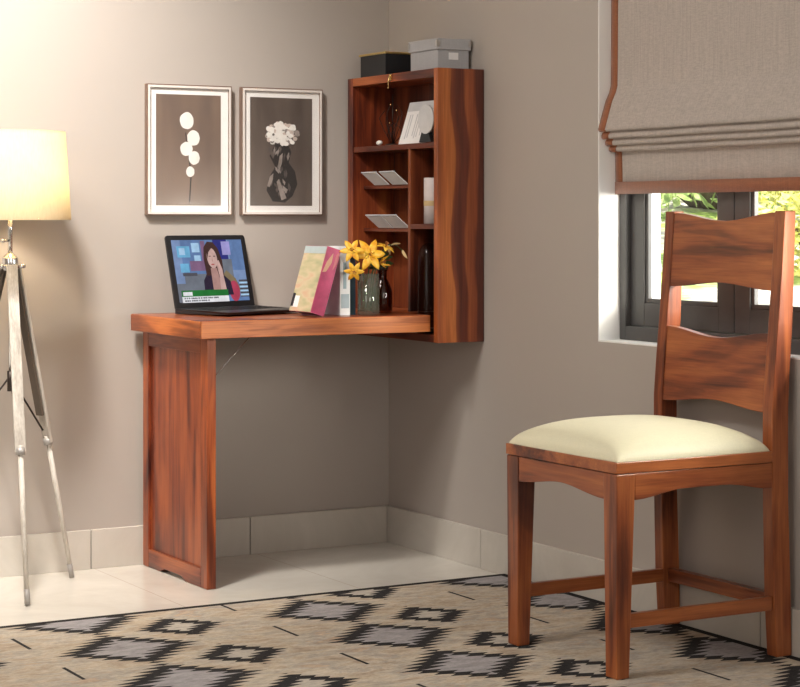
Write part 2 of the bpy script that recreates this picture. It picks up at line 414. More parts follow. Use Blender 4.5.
obj('shelf', BX(XF+.006, XB-.011, -.3945, ib, .974, .988), DY_, cab, bev=.001)
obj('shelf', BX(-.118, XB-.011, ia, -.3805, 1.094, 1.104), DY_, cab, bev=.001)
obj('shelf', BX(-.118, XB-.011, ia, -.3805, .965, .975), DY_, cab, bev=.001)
bm = bmesh.new(); box(bm, XF-.003, XF-.0002, -.286, -.299, 1.412, 1.430); tube(bm, [(XF-.006,-.2925,1.424),(XF-.003,-.2925,1.424)], .004, 10)
tube(bm, [(XF-.006,-.2925,1.424),(XF-.008,-.290,1.410),(XF-.007,-.288,1.392)], .0022, 8); ball(bm, (XF-.007,-.288,1.390), .003)
o = obj('latch_hook', bm, BRASS, T); o['label'] = 'small brass hook latch'
# desk top
DX0, DX1, DY0, DY1, DZ0, DZ1 = -.870, -.159, -.034, -.519, .681, .730
top = obj('desk_top', BX(DX0, DX1, DY0-.0, DY1, DZ0, DZ1), WX, T, bev=.0025)
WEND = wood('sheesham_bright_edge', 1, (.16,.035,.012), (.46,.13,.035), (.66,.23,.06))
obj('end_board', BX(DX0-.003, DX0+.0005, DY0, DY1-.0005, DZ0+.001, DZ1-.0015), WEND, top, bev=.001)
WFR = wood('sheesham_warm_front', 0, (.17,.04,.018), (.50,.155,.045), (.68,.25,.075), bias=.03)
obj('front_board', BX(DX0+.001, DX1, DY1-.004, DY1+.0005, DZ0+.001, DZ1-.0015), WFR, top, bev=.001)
obj('desk_top_tongue', BX(DX1, -.0135, -.056, -.3805, DZ0+.004, DZ1), WX, top)
# leg panel
LX0, LX1, LY0, LY1, LZ = -.831, -.804, -.024, -.474, .6805
leg = obj('leg_panel', BX(LX0+.009, LX1-.006, LY0-.038, LY1+.038, .048, .642), wood('sheesham_plank_panel', 2, (.07,.016,.010), (.21,.042,.016), (.38,.095,.028), figure=5.5), T)
bm = bmesh.new(); obj('leg_stile', BX(LX0, LX1, LY0, LY0-.040, .001, LZ), WZ, leg, bev=.0015)
WST = wood('sheesham_light_stile', 2, (.09,.02,.010), (.34,.075,.022), (.55,.16,.042), bias=.0)
obj('leg_stile', BX(LX0, LX1, LY1, LY1+.042, .001, LZ), WST, leg, bev=.0015)
obj('leg_rail', BX(LX0, LX1, LY0-.0405, LY1+.0425, .638, LZ), WY, leg, bev=.001)
pts = [(LY0-.0405,.001), (-.150,.001), (-.180,.012), (-.300,.012), (-.330,.001), (LY1+.0425,.001), (LY1+.0425,.052), (LY0-.0405,.052)]
bm = bmesh.new(); prism(bm, [(LX0, y, z) for y, z in pts], (LX1-LX0, 0, 0)); obj('leg_rail', bm, WY, leg, bev=.001)
bm = bmesh.new(); tube(bm, [(-.8035,-.45,.568),(-.690,-.45,.6815)], .0011, 6); o = obj('support_wire', bm, CHROME, T); o['label'] = 'thin metal stay wire'

# ------------------------------------------------------------------ on top of the cabinet
B = thing('storage_box', 'small black box with gold lid edge on the cabinet top beside the grey box', 'box', (-.095, -.16, CZ1))
obj('box_body', BX(-.145, -.045, -.082, -.236, CZ1+.0005, CZ1+.064), BLACK, B, bev=.001)
obj('box_lid', BX(-.149, -.041, -.078, -.240, CZ1+.0635, CZ1+.070), GOLD, B, bev=.001)
B = thing('storage_box', 'grey lidded storage box with white label on top of the cabinet', 'box', (-.065, -.42, CZ1))
obj('box_body', BX(-.118, -.014, -.340, -.496, CZ1+.0005, CZ1+.068), GREYB, B, bev=.001)
lid = obj('box_lid', BX(-.123, -.009, -.335, -.501, CZ1+.058, CZ1+.090), GREYB, B, bev=.0015)
for cx in (-.1235, -.0085):
    for cy in (-.3345, -.5015):
        bm = bmesh.new(); sx = 1 if cx < -.05 else -1; sy = -1 if cy > -.4 else 1
        box(bm, cx-.0006*sx, cx+.010*sx, cy-.0006*sy, cy+.0002*sy, CZ1+.068, CZ1+.084); box(bm, cx-.0006*sx, cx+.0002*sx, cy-.0006*sy, cy+.010*sy, CZ1+.068, CZ1+.084)
        obj('lid_corner', bm, METG, lid)
o = obj('box_label', BX(-.082, -.050, -.4975, -.4958, CZ1+.030, CZ1+.050), WCARD, B); o['label'] = 'blank white label'

# ------------------------------------------------------------------ inside the cabinet
SZ = 1.2225
K = thing('printed_card', 'white printed card leaning back on the top cabinet shelf', 'card', (-.13, -.38, SZ))
def slanted(p0, p1, p2, th):       # parallelogram p0 (bottom left), p1 (bottom right), p2 (top left), thickness backwards (+x)
    p0, p1, p2 = map(Vector, (p0, p1, p2)); p3 = p1+(p2-p0); n = (p1-p0).cross(p2-p0).normalized()
    if n.x < 0: n = -n
    bm = bmesh.new(); prism(bm, [p0, p1, p3, p2], n*th); return bm, n
p0, p1, p2 = Vector((-.140,-.306,SZ+.0005)), Vector((-.140,-.458,SZ+.0005)), Vector((-.100,-.306,SZ+.124))
bm, nn = slanted(p0, p1, p2, .003); obj('card_sheet', bm, WCARD, K)
bm = bmesh.new(); e1 = p1-p0; e2 = p2-p0
def patch(bm, a, b, c, d, off=.0006, mi=0):
    q = [p0+e1*a+e2*c, p0+e1*b+e2*c, p0+e1*b+e2*d, p0+e1*a+e2*d]
    prism(bm, [x-nn*off for x in q], nn*off*.5, mi)
patch(bm, 0, 1, .78, 1.0)
for i, a in enumerate((.16,.24,.42,.50,.58,.70,.78,.86)): patch(bm, a, a+.035, .12+.03*(i % 3), .70)
obj('card_print', bm, LIGHTGREY, K)
bm, _ = slanted((-.060,-.37,SZ+.0005), (-.060,-.40,SZ+.0005), (-.100,-.37,SZ+.09), .003); obj('easel_strut', bm, WCARD, K)
K = thing('round_dial', 'round white disc on a small black stand beside the printed card', 'ornament', (-.152, -.49, SZ))
bm = bmesh.new(); tube(bm, [(-.1560,-.490,SZ+.066), (-.150,-.490,SZ+.066)], .042, 36); obj('disc', bm, plain('white_enamel', (.60,.60,.60), .35), K)
bm = bmesh.new(); prism(bm, [(-.1555,-.452,SZ+.0005), (-.1555,-.520,SZ+.0005), (-.1555,-.505,SZ+.03), (-.1555,-.467,SZ+.03)], (.012,0,0)); obj('stand', bm, BLACK, K)
K = thing('wire_ornament', 'dark twisted wire ornament with tiny beads on the top cabinet shelf', 'ornament', (-.10, -.20, SZ))
bm = bmesh.new(); lathe(bm, [(0,0.0005),(.022,0.0005),(.022,.004),(.004,.008),(0,.008)], (-.10,-.20,SZ), 20); obj('base', bm, IRON, K)
bm = bmesh.new()
for k in range(9):
    a = k*2*PI/9+.3; r = .022+.012*(k % 3); h = .07+.018*((k*5) % 4)
    P = [(-.10+.003*math.cos(a), -.20+.003*math.sin(a), SZ+.006), (-.10+r*.5*math.cos(a), -.20+r*math.sin(a), SZ+h*.45), (-.10+r*.7*math.cos(a+.5), -.20+r*1.3*math.sin(a+.5), SZ+h*.8), (-.10+r*.4*math.cos(a+1), -.20+r*.9*math.sin(a+1), SZ+h)]
    tube(bm, P, .0011, 6)
    if k % 3 == 0: bd = bmesh.new(); ball(bd, P[-1], .0036, 8); obj('bead', bd, BRASS, K)
tube(bm, [(-.10,-.20,SZ+.006),(-.10,-.202,SZ+.155)], .0014, 6)
obj('wires', bm, IRON, K)
bm = bmesh.new(); ball(bm, (-.143,-.196,SZ+.0085), .0085, 14, 1, 1.5, .9); tag(obj('pebble', bm, PEB), 'small white pebble at the front of the top cabinet shelf', 'pebble')
LETC = plain('offwhite_card', (.55,.54,.52), .6, var=.04)
# letter cards: two rows of two, leaning in the slots
def letter(y, z, lab):
    o = thing('note_card', lab, 'card', (-.125, y, z), 'white cards in the letter slots')
    s = .0255
    bm, n = slanted((-.121, y+.045-.02, z+.0006), (-.121, y-.045-.02, z+.0006), (-.148, y+.045+.010, z+.036), .0025); obj('card_face', bm, LETC, o)
    bm = bmesh.new(); box(bm, -.1500, -.1455, y+.045+.012, y-.045+.012, z+.0375, z+.041); obj('card_edge', bm, LIGHTGREY, o)
    bm = bmesh.new(); prism(bm, [(-.108,y,z+.0005),(-.1165,y,z+.0005),(-.1400,y,z+.0335),(-.1370,y,z+.0335)], (0,.004,0)); obj('card_rest', bm, BLACK, o)
for y, z, lab in ((-.152, 1.1045, 'white card in the upper letter slot, on the left'), (-.262, 1.1045, 'white card in the upper letter slot, beside the divider'),
                  (-.178, .9755, 'white card in the lower letter slot, on the left'), (-.274, .9755, 'white card in the lower letter slot, beside the divider')):
    letter(y, z, lab)
K = thing('pillar_candle', 'tall white cylinder with tan and black band on the right cabinet shelf', 'candle', (-.118, -.472, .9885))
bm = bmesh.new(); lathe(bm, [(0,.0005),(.028,.0005),(.028,.131),(.0265,.133),(.006,.130),(0,.129)], (-.118,-.472,.9885), 32, smooth=True); obj('wax', bm, plain('mauve_white_wax', (.62,.56,.55), .5), K)
bm = bmesh.new(); lathe(bm, [(.0283,.052),(.0286,.053),(.0286,.066),(.0283,.067)], (-.118,-.472,.9885), 32); obj('band', bm, plain('tan_band', (.55,.40,.2), .5), K)
bm = bmesh.new(); tube(bm, [(-.118,-.472,1.118),(-.118,-.472,1.126)], .001, 6); obj('wick', bm, BLACK, K)
# bell jar low right
CF = .6735
K = thing('bell_jar', 'tall dark glass bell jar in the lower right of the cabinet', 'jar', (-.118, -.444, CF))
bm = bmesh.new(); lathe(bm, [(.032,.0145),(.032,.215),(.029,.235),(.020,.252),(.008,.260),(0,.261)], (-.118,-.444,CF), 32); obj('glass_dome', bm, SMOKE, K)
bm = bmesh.new(); lathe(bm, [(0,.0005),(.036,.0005),(.036,.012),(.034,.014),(0,.014)], (-.118,-.444,CF), 32); obj('wood_base', bm, plain('dark_wood_base', (.03,.015,.01), .4), K)

# ------------------------------------------------------------------ on the desk
DZ = DZ1
# laptop
L = thing('laptop', 'open black laptop on the desk showing a news programme', 'laptop', (-.62, -.2, DZ))
Wv = Vector((.95,.312,0)).normalized(); Fv = Vector((.312,-.95,0)).normalized(); H0 = Vector((-.779,-.136,DZ)); LW, LD = .312, .225
def LP(a, b, c): return H0+Wv*a+Fv*b+Vector((0,0,c))
def lbox(bm, a0, a1, b0, b1, c0, c1, mi=0):
    quad_box(bm, [LP(a0,b0,c0),LP(a1,b0,c0),LP(a1,b1,c0),LP(a0,b1,c0)], [LP(a0,b0,c1),LP(a1,b0,c1),LP(a1,b1,c1),LP(a0,b1,c1)], mi)
bm = bmesh.new(); quad_box(bm, [LP(0,0,.001),LP(LW,0,.001),LP(LW-.006,LD-.006,.004),LP(.006,LD-.006,.004)], [LP(0,0,.017),LP(LW,0,.017),LP(LW,LD,.012),LP(0,LD,.012)])
base = obj('laptop_base', bm, LAPB, L, bev=.0015)
bm = bmesh.new()
for r in range(5):
    for c in range(13):
        a = .016+c*.0217; b_ = .035+r*.021; z = .0175-.005*(b_/LD)
        lbox(bm, a, a+.0187, b_, b_+.018, z-.0022, z+.0002)
obj('keyboard', bm, KEYS, base)
bm = bmesh.new(); lbox(bm, .106, .206, .158, .218, .0118, .0135); obj('touchpad', bm, plain('touchpad_grey', (.04,.04,.042), .3), base)
al = math.radians(12.5); Uv = (Vector((0,0,1))*math.cos(al) - Fv*math.sin(al)); Nv = Wv.cross(Uv).normalized()
if Nv.dot(Fv) < 0: Nv = -Nv
S0 = LP(0, .004, .0165); LH = .214
def SP(a, b, c=0): return S0+Wv*a+Uv*b+Nv*c
bm = bmesh.new(); r = .010; out = []
for cx, cy, a0 in ((LW-r, LH-r, 0), (r, LH-r, 90)):
    for k in range(6): out.append((cx+r*math.cos(math.radians(a0+k*18)), cy+r*math.sin(math.radians(a0+k*18))))
out += [(0,0), (LW,0)]
prism(bm, [SP(a, b, 0) for a, b in out], Nv*-.006); lidl = obj('laptop_lid', bm, LAPB, L, bev=.001)
# the picture on the screen
SW, SH = LW-.036, LH-.030
bm = bmesh.new(); slots = list(SCR.keys())
lay = [0]
def sp(pts, col, closed=True):
    lay[0] += 1; h = .0004+.00003*lay[0]
    f = bm.faces.new([bm.verts.new(SP(.018+SW*a, .016+SH*b, h)) for a, b in pts]); f.material_index = slots.index(col)
def rc(a, b, c, d, col): sp([(a,b),(c,b),(c,d),(a,d)], col)
def el(cx, cy, rx, ry, col, rot=0, n=20): sp([(cx+rx*math.cos(2*PI*k/n)*math.cos(rot)-ry*math.sin(2*PI*k/n)*math.sin(rot), cy+ry*math.sin(2*PI*k/n)*math.cos(rot)+rx*math.cos(2*PI*k/n)*math.sin(rot)) for k in range(n)], col)
rc(0,0,1,1,'blue'); rc(0,0,.5,.45,'grey'); rc(0,.3,.12,1,'steel'); rc(.58,.1,.78,1,'navy'); rc(.78,.3,1,1,'steel'); rc(.80,.5,1,1,'blue'); rc(.7,.75,.82,.97,'lilac')
rc(.06,.72,.24,.90,'sky'); rc(.27,.80,.38,.95,'pale'); rc(.09,.76,.17,.87,'pale'); rc(.29,.66,.38,.75,'pale'); rc(.08,.48,.2,.62,'sky'); rc(.22,.5,.43,.66,'mauve'); rc(.1,.42,.3,.47,'ink')
rc(.40,.62,.46,.98,'mauve'); rc(.65,.35,.82,.68,'grey'); rc(.12,.25,.4,.4,'grey')
sp([(.66,.42),(.72,.50),(.84,.36),(.9,.16),(.8,.1),(.74,.3)], 'olive'); el(.80,.16,.075,.17,'red'); rc(.88,.06,1,.34,'ink')
for k in range(4): rc(.88,.08+.065*k,1,.11+.065*k,'pale')
sp([(.37,.10),(.38,.34),(.43,.44),(.66,.44),(.76,.32),(.78,.10)], 'jacket')
sp([(.43,.42),(.42,.70),(.44,.88),(.50,.97),(.58,.96),(.64,.86),(.68,.66),(.68,.42)], 'hair')
sp([(.50,.18),(.50,.54),(.585,.54),(.64,.20),(.57,.12)], 'skinsh'); el(.540,.70,.072,.165,'skin', .05); sp([(.47,.68),(.48,.86),(.55,.93),(.60,.86),(.56,.88),(.50,.80)], 'hair')
rc(.495,.725,.525,.738,'hair'); rc(.56,.725,.59,.738,'hair'); sp([(.540,.72),(.532,.645),(.552,.645)], 'skinsh'); el(.540,.598,.024,.012,'lip')
sp([(.60,.10),(.612,.40),(.600,.52),(.594,.63),(.600,.66),(.612,.655),(.622,.67),(.632,.655),(.644,.60),(.664,.52),(.668,.42),(.690,.12)], 'skin'); sp([(.612,.50),(.606,.62),(.610,.62),(.618,.50)], 'skinsh')
rc(.04,.085,.70,.19,'green'); rc(.06,.105,.19,.165,'white'); rc(.04,-.005,.70,.09,'white')
random.seed(3)
for row, (lo, hi) in enumerate(((.052,.075),(.012,.034))):
    x = .07
    while x < (.55 if row == 0 else .42):
        w = random.uniform(.012,.03); rc(x, lo, x+w, hi, 'ink'); x += w+random.choice((.004,.004,.014))
random.seed(7)
scr = obj('screen', bm, [SCR[k] for k in slots], lidl)

# books
def book(name, lab, x0, x1, yf, yb, h, cover, spine=None, lean=0):
    o = thing(name, lab, 'book', ((x0+x1)/2, (yf+yb)/2, DZ), 'books on the desk')
    piv = Vector((x1 if lean > 0 else x0, 0, DZ+.0006)); M = Matrix.Rotation(lean, 3, 'Y')
    def fin(bm):
        for v in bm.verts: v.co = M @ (v.co-piv) + piv
        return bm
    z0 = DZ+.0006
    bm = bmesh.new(); c = .0025
    box(bm, x0, x0+c, yf, yb, z0, z0+h); box(bm, x1-c, x1, yf, yb, z0, z0+h); box(bm, x0+c, x1-c, yf, yf+c, z0, z0+h)
    cv = obj('book_cover', fin(bm), cover, o)
    bm = BX(x0+c+.0003, x1-c-.0003, yf+c+.0003, yb-.003, z0+.003, z0+h-.003); obj('pages', fin(bm), PAGES, o)
    return o, fin, z0, cv
mag = plain('magenta_cover', (.50,.07,.17), .4, var=.2)
o, fin, z0, cv = book('book', 'thick pink spined book leaning right against the white book', -.516, -.473, -.4695, -.335, .192, [mag], lean=math.radians(16.5))
bm = BX(-.5168, -.5159, -.467, -.336, z0+.001, z0+.191); m_, nt_, b_ = new_mat('patchwork_cover')
f = noise(nt_, coords(nt_, (1,9,30)), 1.2, 2, .5); nt_.links.new(ramp(nt_, [(.3,(.34,.36,.20)),(.45,(.50,.45,.26)),(.56,(.60,.50,.32)),(.68,(.60,.40,.26))], f), b_.inputs['Base Color'])
sd = obj('side_cover', fin(bm), m_, o); sd['label'] = 'pale patterned side cover'
bm = BX(-.5176, -.5169, -.467, -.336, z0+.170, z0+.191); obj('cover_band', fin(bm), plain('pale_blue_band', (.42,.50,.50), .5), sd)
bm = BX(-.5176, -.5169, -.382, -.345, z0+.012, z0+.045); obj('cover_panel', fin(bm), WCARD, sd)
bm = BX(-.5182, -.5177, -.354, -.339, z0+.014, z0+.052); obj('cover_figure', fin(bm), BLACK, sd)
bm = bmesh.new(); prism(bm, [(-.513,-.4703,z0+.118),(-.507,-.4703,z0+.150),(-.494,-.4703,z0+.178),(-.492,-.4703,z0+.150),(-.502,-.4703,z0+.122)], (0,.0007,0)); obj('spine_motif', fin(bm), plain('salmon_print', (.72,.42,.28), .5), cv)
bm = bmesh.new(); prism(bm, [(-.484,-.4703,z0+.13),(-.476,-.4703,z0+.15),(-.476,-.4703,z0+.185),(-.484,-.4703,z0+.175)], (0,.0007,0)); obj('spine_motif', fin(bm), plain('pink_print', (.62,.2,.22), .5), cv)
o, fin, z0, cv = book('book', 'white spined book standing upright between the pink book and the navy book', -.4060, -.374, -.440, -.322, .195, [PAPERW])
obj('spine_band', BX(-.403, -.377, -.4407, -.4401, z0+.02, z0+.06), plain('grey_blue_band', (.35,.45,.5), .5), cv)
obj('spine_band', BX(-.396, -.386, -.4407, -.4401, z0+.075, z0+.15), plain('faded_teal_letters', (.3,.42,.48), .5), cv)
book('book', 'thin navy blue book standing upright beside the flower vase', -.3730, -.352, -.432, -.322, .170, [NAVY])

# vase with lilies
VX, VY = -.327, -.462
V_ = thing('flower_vase', 'clear glass vase of yellow lilies on the desk', 'vase', (VX, VY, DZ))
bm = bmesh.new(); lathe(bm, [(0,.0008),(.029,.0008),(.031,.004),(.031,.118),(.0292,.118),(.0288,.012),(0,.011)], (VX,VY,DZ), 32); obj('vase_body', bm, VASEG, V_)
bm = bmesh.new(); lathe(bm, [(0,.0125),(.0282,.0125),(.0282,.078),(0,.078)], (VX,VY,DZ), 24); obj('water', bm, WATER, V_)
petal_m, nt_, b_ = new_mat('lily_petal')
f = noise(nt_, coords(nt_), 60, 2); nt_.links.new(ramp(nt_, [(.3,(.70,.27,.01)),(.5,(.80,.42,.02)),(.75,(.85,.58,.08))], f), b_.inputs['Base Color']); b_.inputs['Roughness'].default_value = .5
b_.inputs['Subsurface Weight'].default_value = .0
heads = [((-.394,-.488,.914), (-.45,-.85,.25), .036), ((-.340,-.492,.902), (-.15,-.98,.15), .050), ((-.388,-.490,.856), (-.4,-.9,-.2), .030), ((-.276,-.470,.922), (.2,-.4,.9), .032), ((-.298,-.478,.880), (.5,-.8,.1), .020)]
def petal(bm, c, d, side, R, wid, curl):
    """one curved petal of a flower at c that faces d"""
    rows = 6; prev = None
    for i in range(rows+1):
        t_ = i/rows; w = wid*math.sin(PI*min(1, t_*.86+.14))**.8 * (1 if i < rows else .1)
        p = Vector(c) + side*(R*t_) + d*(R*(.32*t_ - curl*t_*t_)); tt = d.cross(side)
        row = [bm.verts.new(p-tt*w+d*w*.25), bm.verts.new(p), bm.verts.new(p+tt*w+d*w*.25)]
        if prev:
            for k in range(2):
                f = bm.faces.new((prev[k], prev[k+1], row[k+1], row[k])); f.smooth = True
        prev = row
for c, d, R in heads:
    d = Vector(d).normalized(); s0 = d.orthogonal().normalized(); bm = bmesh.new(); n = 6 if R > .025 else 4
    for k in range(n):
        s = Matrix.Rotation(2*PI*k/n+.3, 3, d) @ s0
        petal(bm, c, d, s, R, R*.23, .38 if R > .025 else -.9)
    bl = obj('lily_flower', bm, petal_m, V_); md = bl.modifiers.new('s','SOLIDIFY'); md.thickness = .0008
    bm = bmesh.new()
    for k in range(5):
        s = Matrix.Rotation(2*PI*k/5, 3, d) @ s0
        tube(bm, [Vector(c), Vector(c)+d*.014+s*.004], .0007, 5); ball(bm, Vector(c)+d*.015+s*.0045, .0018, 6)
    obj('stamen', bm, plain('stamen_rust', (.35,.12,.02), .6), bl)
bm = bmesh.new()
for i, (c, d, R) in enumerate(heads):
    bx_ = VX+.010*math.cos(i*1.7); by = VY+.010*math.sin(i*1.7)
    tube(bm, [(bx_,by,DZ+.014),(bx_*.9+c[0]*.1,by,DZ+.08),(VX*.6+c[0]*.4,VY*.6+c[1]*.4,DZ+.125),Vector(c)-Vector(d).normalized()*.004], .0017, 6)
tube(bm, [(VX+.006,VY,DZ+.02),(VX+.01,VY,DZ+.12),(-.285,-.456,.905),(-.262,-.455,.928),(-.235,-.455,.930),(-.212,-.455,.914)], .0014, 6)
obj('stems', bm, STEM, V_)
random.seed(11); bm = bmesh.new()
for i in range(46):
    a = random.uniform(0, 2*PI); el_ = random.uniform(-.5, .9); r0 = random.uniform(.0, .02)
    c = Vector((-.292+r0*math.cos(a), -.458+r0*math.sin(a)*.8, random.uniform(.862,.90))); s = Vector((math.cos(a)*math.cos(el_), math.sin(a)*math.cos(el_), math.sin(el_)))
    if c.z + s.z*.03 < .855: s.z = abs(s.z)*.2
    d = s.orthogonal().normalized(); petal(bm, c, d, s, random.uniform(.022,.034), .0055, .3)
lf = obj('leaves', bm, LEAF, V_); 
bm = bmesh.new()
for c, s in (((-.258,-.457,.927),(-.1,-.5,-.9)), ((-.212,-.455,.914),(.5,-.1,-.8)), ((-.25,-.457,.928),(.9,-.2,.1))):
    s = Vector(s).normalized(); petal(bm, c, s.orthogonal().normalized(), s, .030, .0045, .3)
obj('drooping_petals', bm, plain('faded_petal', (.80,.60,.30), .5), V_)
K = thing('glass_carafe', 'dark amber glass carafe standing right of the flower vase', 'carafe', (-.225, -.36, DZ))
bm = bmesh.new(); lathe(bm, [(0,.0008),(.027,.0008),(.030,.006),(.030,.062),(.022,.085),(.014,.100),(.014,.122),(.017,.126),(.0155,.126),(.0125,.121),(.0125,.101),(.020,.084),(.028,.061),(.028,.008),(0,.006)], (-.225,-.36,DZ), 32)
obj('carafe_body', bm, AMBER, K)
bm = bmesh.new(); lathe(bm, [(0,.1225),(.0120,.1225),(.0120,.127),(.018,.1275),(.018,.134),(0,.136)], (-.225,-.36,DZ), 24); obj('stopper', bm, plain('dark_stopper', (.02,.012,.01), .3), K)

# ------------------------------------------------------------------ framed prints on the back wall
def picture(x0, x1, lab, kind):
    z0, z1 = 1.014, 1.397; y = -.020
    P = thing('framed_picture', lab, 'picture', ((x0+x1)/2, 0, (z0+z1)/2))
    bm = bmesh.new(); w = .010; q = .0035
    box(bm, x0, x0+w, y, -.001, z0, z1); box(bm, x1-w, x1, y, -.001, z0, z1); box(bm, x0+w, x1-w, y, -.001, z0, z0+w); box(bm, x0+w, x1-w, y, -.001, z1-w, z1)
    fr = obj('frame', bm, FRAMEM, P, bev=.0012)
    bm = bmesh.new(); ff = y-.0012
    box(bm, x0+q, x0+w, ff, y+.0001, z0+q, z1-q); box(bm, x1-w, x1-q, ff, y+.0001, z0+q, z1-q); box(bm, x0+w, x1-w, ff, y+.0001, z0+q, z0+w); box(bm, x0+w, x1-w, ff, y+.0001, z1-w, z1-q)
    obj('frame_face', bm, FRONT, fr)
    obj('mat_board', BX(x0+w, x1-w, y+.006, -.002, z0+w, z1-w), plain('ivory_mat_board', (.92,.90,.87), .7, var=.02), P)
    ax, bx, az, bz = x0+.030, x1-.034, z0+.029, z1-.029
    bg, nt, b = new_mat('print_ground_'+kind)
    tc = coords(nt, (9,1,2.0), rnd=False); f = noise(nt, tc, 1.1, 3, .5, .3)
    cs = ((.155,.115,.095),(.235,.165,.125)) if kind == 'stem' else ((.085,.066,.056),(.165,.130,.110))
    nt.links.new(ramp(nt, [(.32, cs[0]), (.65, cs[1])], f), b.inputs['Base Color']); b.inputs['Roughness'].default_value = .35
    mats = [bg, plain('print_white', (.86,.83,.78), .6, var=.08), plain('print_dark', (.035,.03,.028), .5), plain('print_grey', (.30,.26,.235), .5, var=.3), plain('print_rose', (.62,.52,.46), .6, var=.15), plain('print_umber', (.12,.10,.09), .6, var=.3)]  # the darkest tone prints the stem and the vase
    bm = bmesh.new(); n = [0]
    def pl(pts, mi):
        n[0] += 1; yy = y+.0052-.00003*n[0]
        f = bm.faces.new([bm.verts.new((ax+(bx-ax)*a, yy, az+(bz-az)*b_)) for a, b_ in pts]); f.material_index = mi
    def el(cx, cy, rx, ry, mi, k=18, j=.0): 
        pl([(cx+rx*(1+j*random.uniform(-1,1))*math.cos(2*PI*i/k), cy+ry*(1+j*random.uniform(-1,1))*math.sin(2*PI*i/k)) for i in range(k)], mi)
    pl([(0,0),(1,0),(1,1),(0,1)], 0)
    if kind == 'stem':
        pl([(.505,.03),(.525,.03),(.55,.30),(.50,.46),(.46,.66),(.447,.655),(.485,.46),(.53,.30)], 2)
        for cx, cy, rx, ry in ((.47,.765,.108,.078),(.575,.61,.098,.070),(.465,.51,.095,.064),(.585,.43,.085,.062),(.525,.305,.065,.048)):
            el(cx, cy, rx, ry, 1, j=.05)
    else:
        pl([(.36,.04),(.56,.03),(.68,.09),(.76,.20),(.72,.32),(.62,.40),(.66,.50),(.60,.57),(.40,.57),(.31,.46),(.40,.36),(.30,.26),(.26,.14)], 2)
        for i in range(26):
            a = random.uniform(.30,.64); h = random.uniform(.08,.50); ln = random.uniform(.04,.10); w = random.uniform(.012,.03); k = random.uniform(-.06,.06)
            pl([(a,h),(a+w,h+ln*.5),(a+k,h+ln),(a-w+k*.5,h+ln*.5)], (3,5,5)[i % 3])
        pl([(.27,.18),(.31,.27),(.37,.30),(.36,.24),(.31,.17)], 3); pl([(.44,.36),(.47,.46),(.52,.49),(.51,.40),(.47,.33)], 3); pl([(.42,.22),(.46,.25),(.52,.16),(.58,.07),(.50,.05)], 3)
        for i in range(90):
            a = random.uniform(0, 2*PI); r = math.sqrt(random.random()); cx = .50+.255*r*math.cos(a); cy = .655+.115*r*math.sin(a)*(1.0 if math.sin(a) > 0 else .75)
            el(cx, cy, random.uniform(.034,.05), random.uniform(.017,.026), (1, 4, 1, 4, 3, 1)[i % 6] if i < 70 else 1, 8, .18)
    obj('print', bm, mats, P)
    g = glass_mat('picture_glass', tint=.98, gl=.02, rough=.12)
    obj('glazing', BX(x0+w, x1-w, y+.0015, y+.0030, z0+w, z1-w), g, P)
picture(-.817, -.546, 'framed print of a stem with five white cotton buds', 'stem')
picture(-.514, -.242, 'framed print of pale hydrangeas in a dark vase', 'vase')

# ------------------------------------------------------------------ tripod floor lamp
LC = Vector((-1.293,-.212,0)); F1 = Vector((-1.325,-.444,0)); F2 = Vector((-1.083,-.119,0)); F3 = Vector((-1.480,-.075,0))
T = thing('tripod_floor_lamp', 'tripod floor lamp with cream drum shade and whitewashed legs beside the desk', 'lamp', LC)
ZH = .893
def beam(bm, a, b, w, th, side, mi=0):
    a, b = Vector(a), Vector(b); d = (b-a).normalized(); s = (side - d*side.dot(d)).normalized(); n = d.cross(s)
    q = lambda p: [p+s*w/2+n*th/2, p-s*w/2+n*th/2, p-s*w/2-n*th/2, p+s*w/2-n*th/2]
    quad_box(bm, q(a), q(b), mi)
for F in (F1, F2, F3):
    rad = (F-LC).normalized(); side = Vector((-rad.y, rad.x, 0))
    a = LC+rad*.024+Vector((0,0,ZH-.014)); foot = F+Vector((0,0,.002)); j = a.lerp(foot, .56)
    d = (foot-a).normalized(); nn_ = d.cross(side)
    bm = bmesh.new(); beam(bm, a, j, .029, .009, side)
    lg = obj('leg', bm, OLDW, T, bev=.0012)
    off = nn_*(.0125 if nn_.z < 0 else -.0125)
    bm = bmesh.new(); beam(bm, a+off*.9+d*.01, a.lerp(foot, .47)+off*.9, .024, .008, side); obj('leg_slat', bm, DARKW, lg)
    bm = bmesh.new(); tube(bm, [a.lerp(foot,.54), foot], [.0075,.0065], 10); obj('leg_extension', bm, OLDW, lg)
    bm = bmesh.new(); tube(bm, [j-d*.012, j+d*.006], .013, 12); obj('leg_collar', bm, plain('grey_collar', (.40,.38,.36), .4, .4), lg)
    bm = bmesh.new(); tube(bm, [foot.lerp(a,.045), foot], [.0078,.0072], 10); obj('foot_tip', bm, plain('grey_tip', (.30,.28,.26), .5), lg)
    bm = bmesh.new(); tube(bm, [a-side*.026+Vector((0,0,-.004)), a+side*.026+Vector((0,0,-.004))], .004, 8); ball(bm, a+side*.027+Vector((0,0,-.004)), .0065); ball(bm, a-side*.027+Vector((0,0,-.004)), .0065)
    obj('wing_bolt', bm, CHROME, T)
    bm = bmesh.new(); m = a.lerp(foot,.52)-rad*.012; hubp = LC+Vector((0,0,ZH-.014-.30)); tube(bm, [hubp, m], .0028, 8); obj('spreader_arm', bm, IRON, T)
bm = bmesh.new(); tube(bm, [LC+Vector((0,0,ZH-.035-.32)), LC+Vector((0,0,ZH-.03-.27))], .008, 12); obj('spreader_hub', bm, IRON, T)
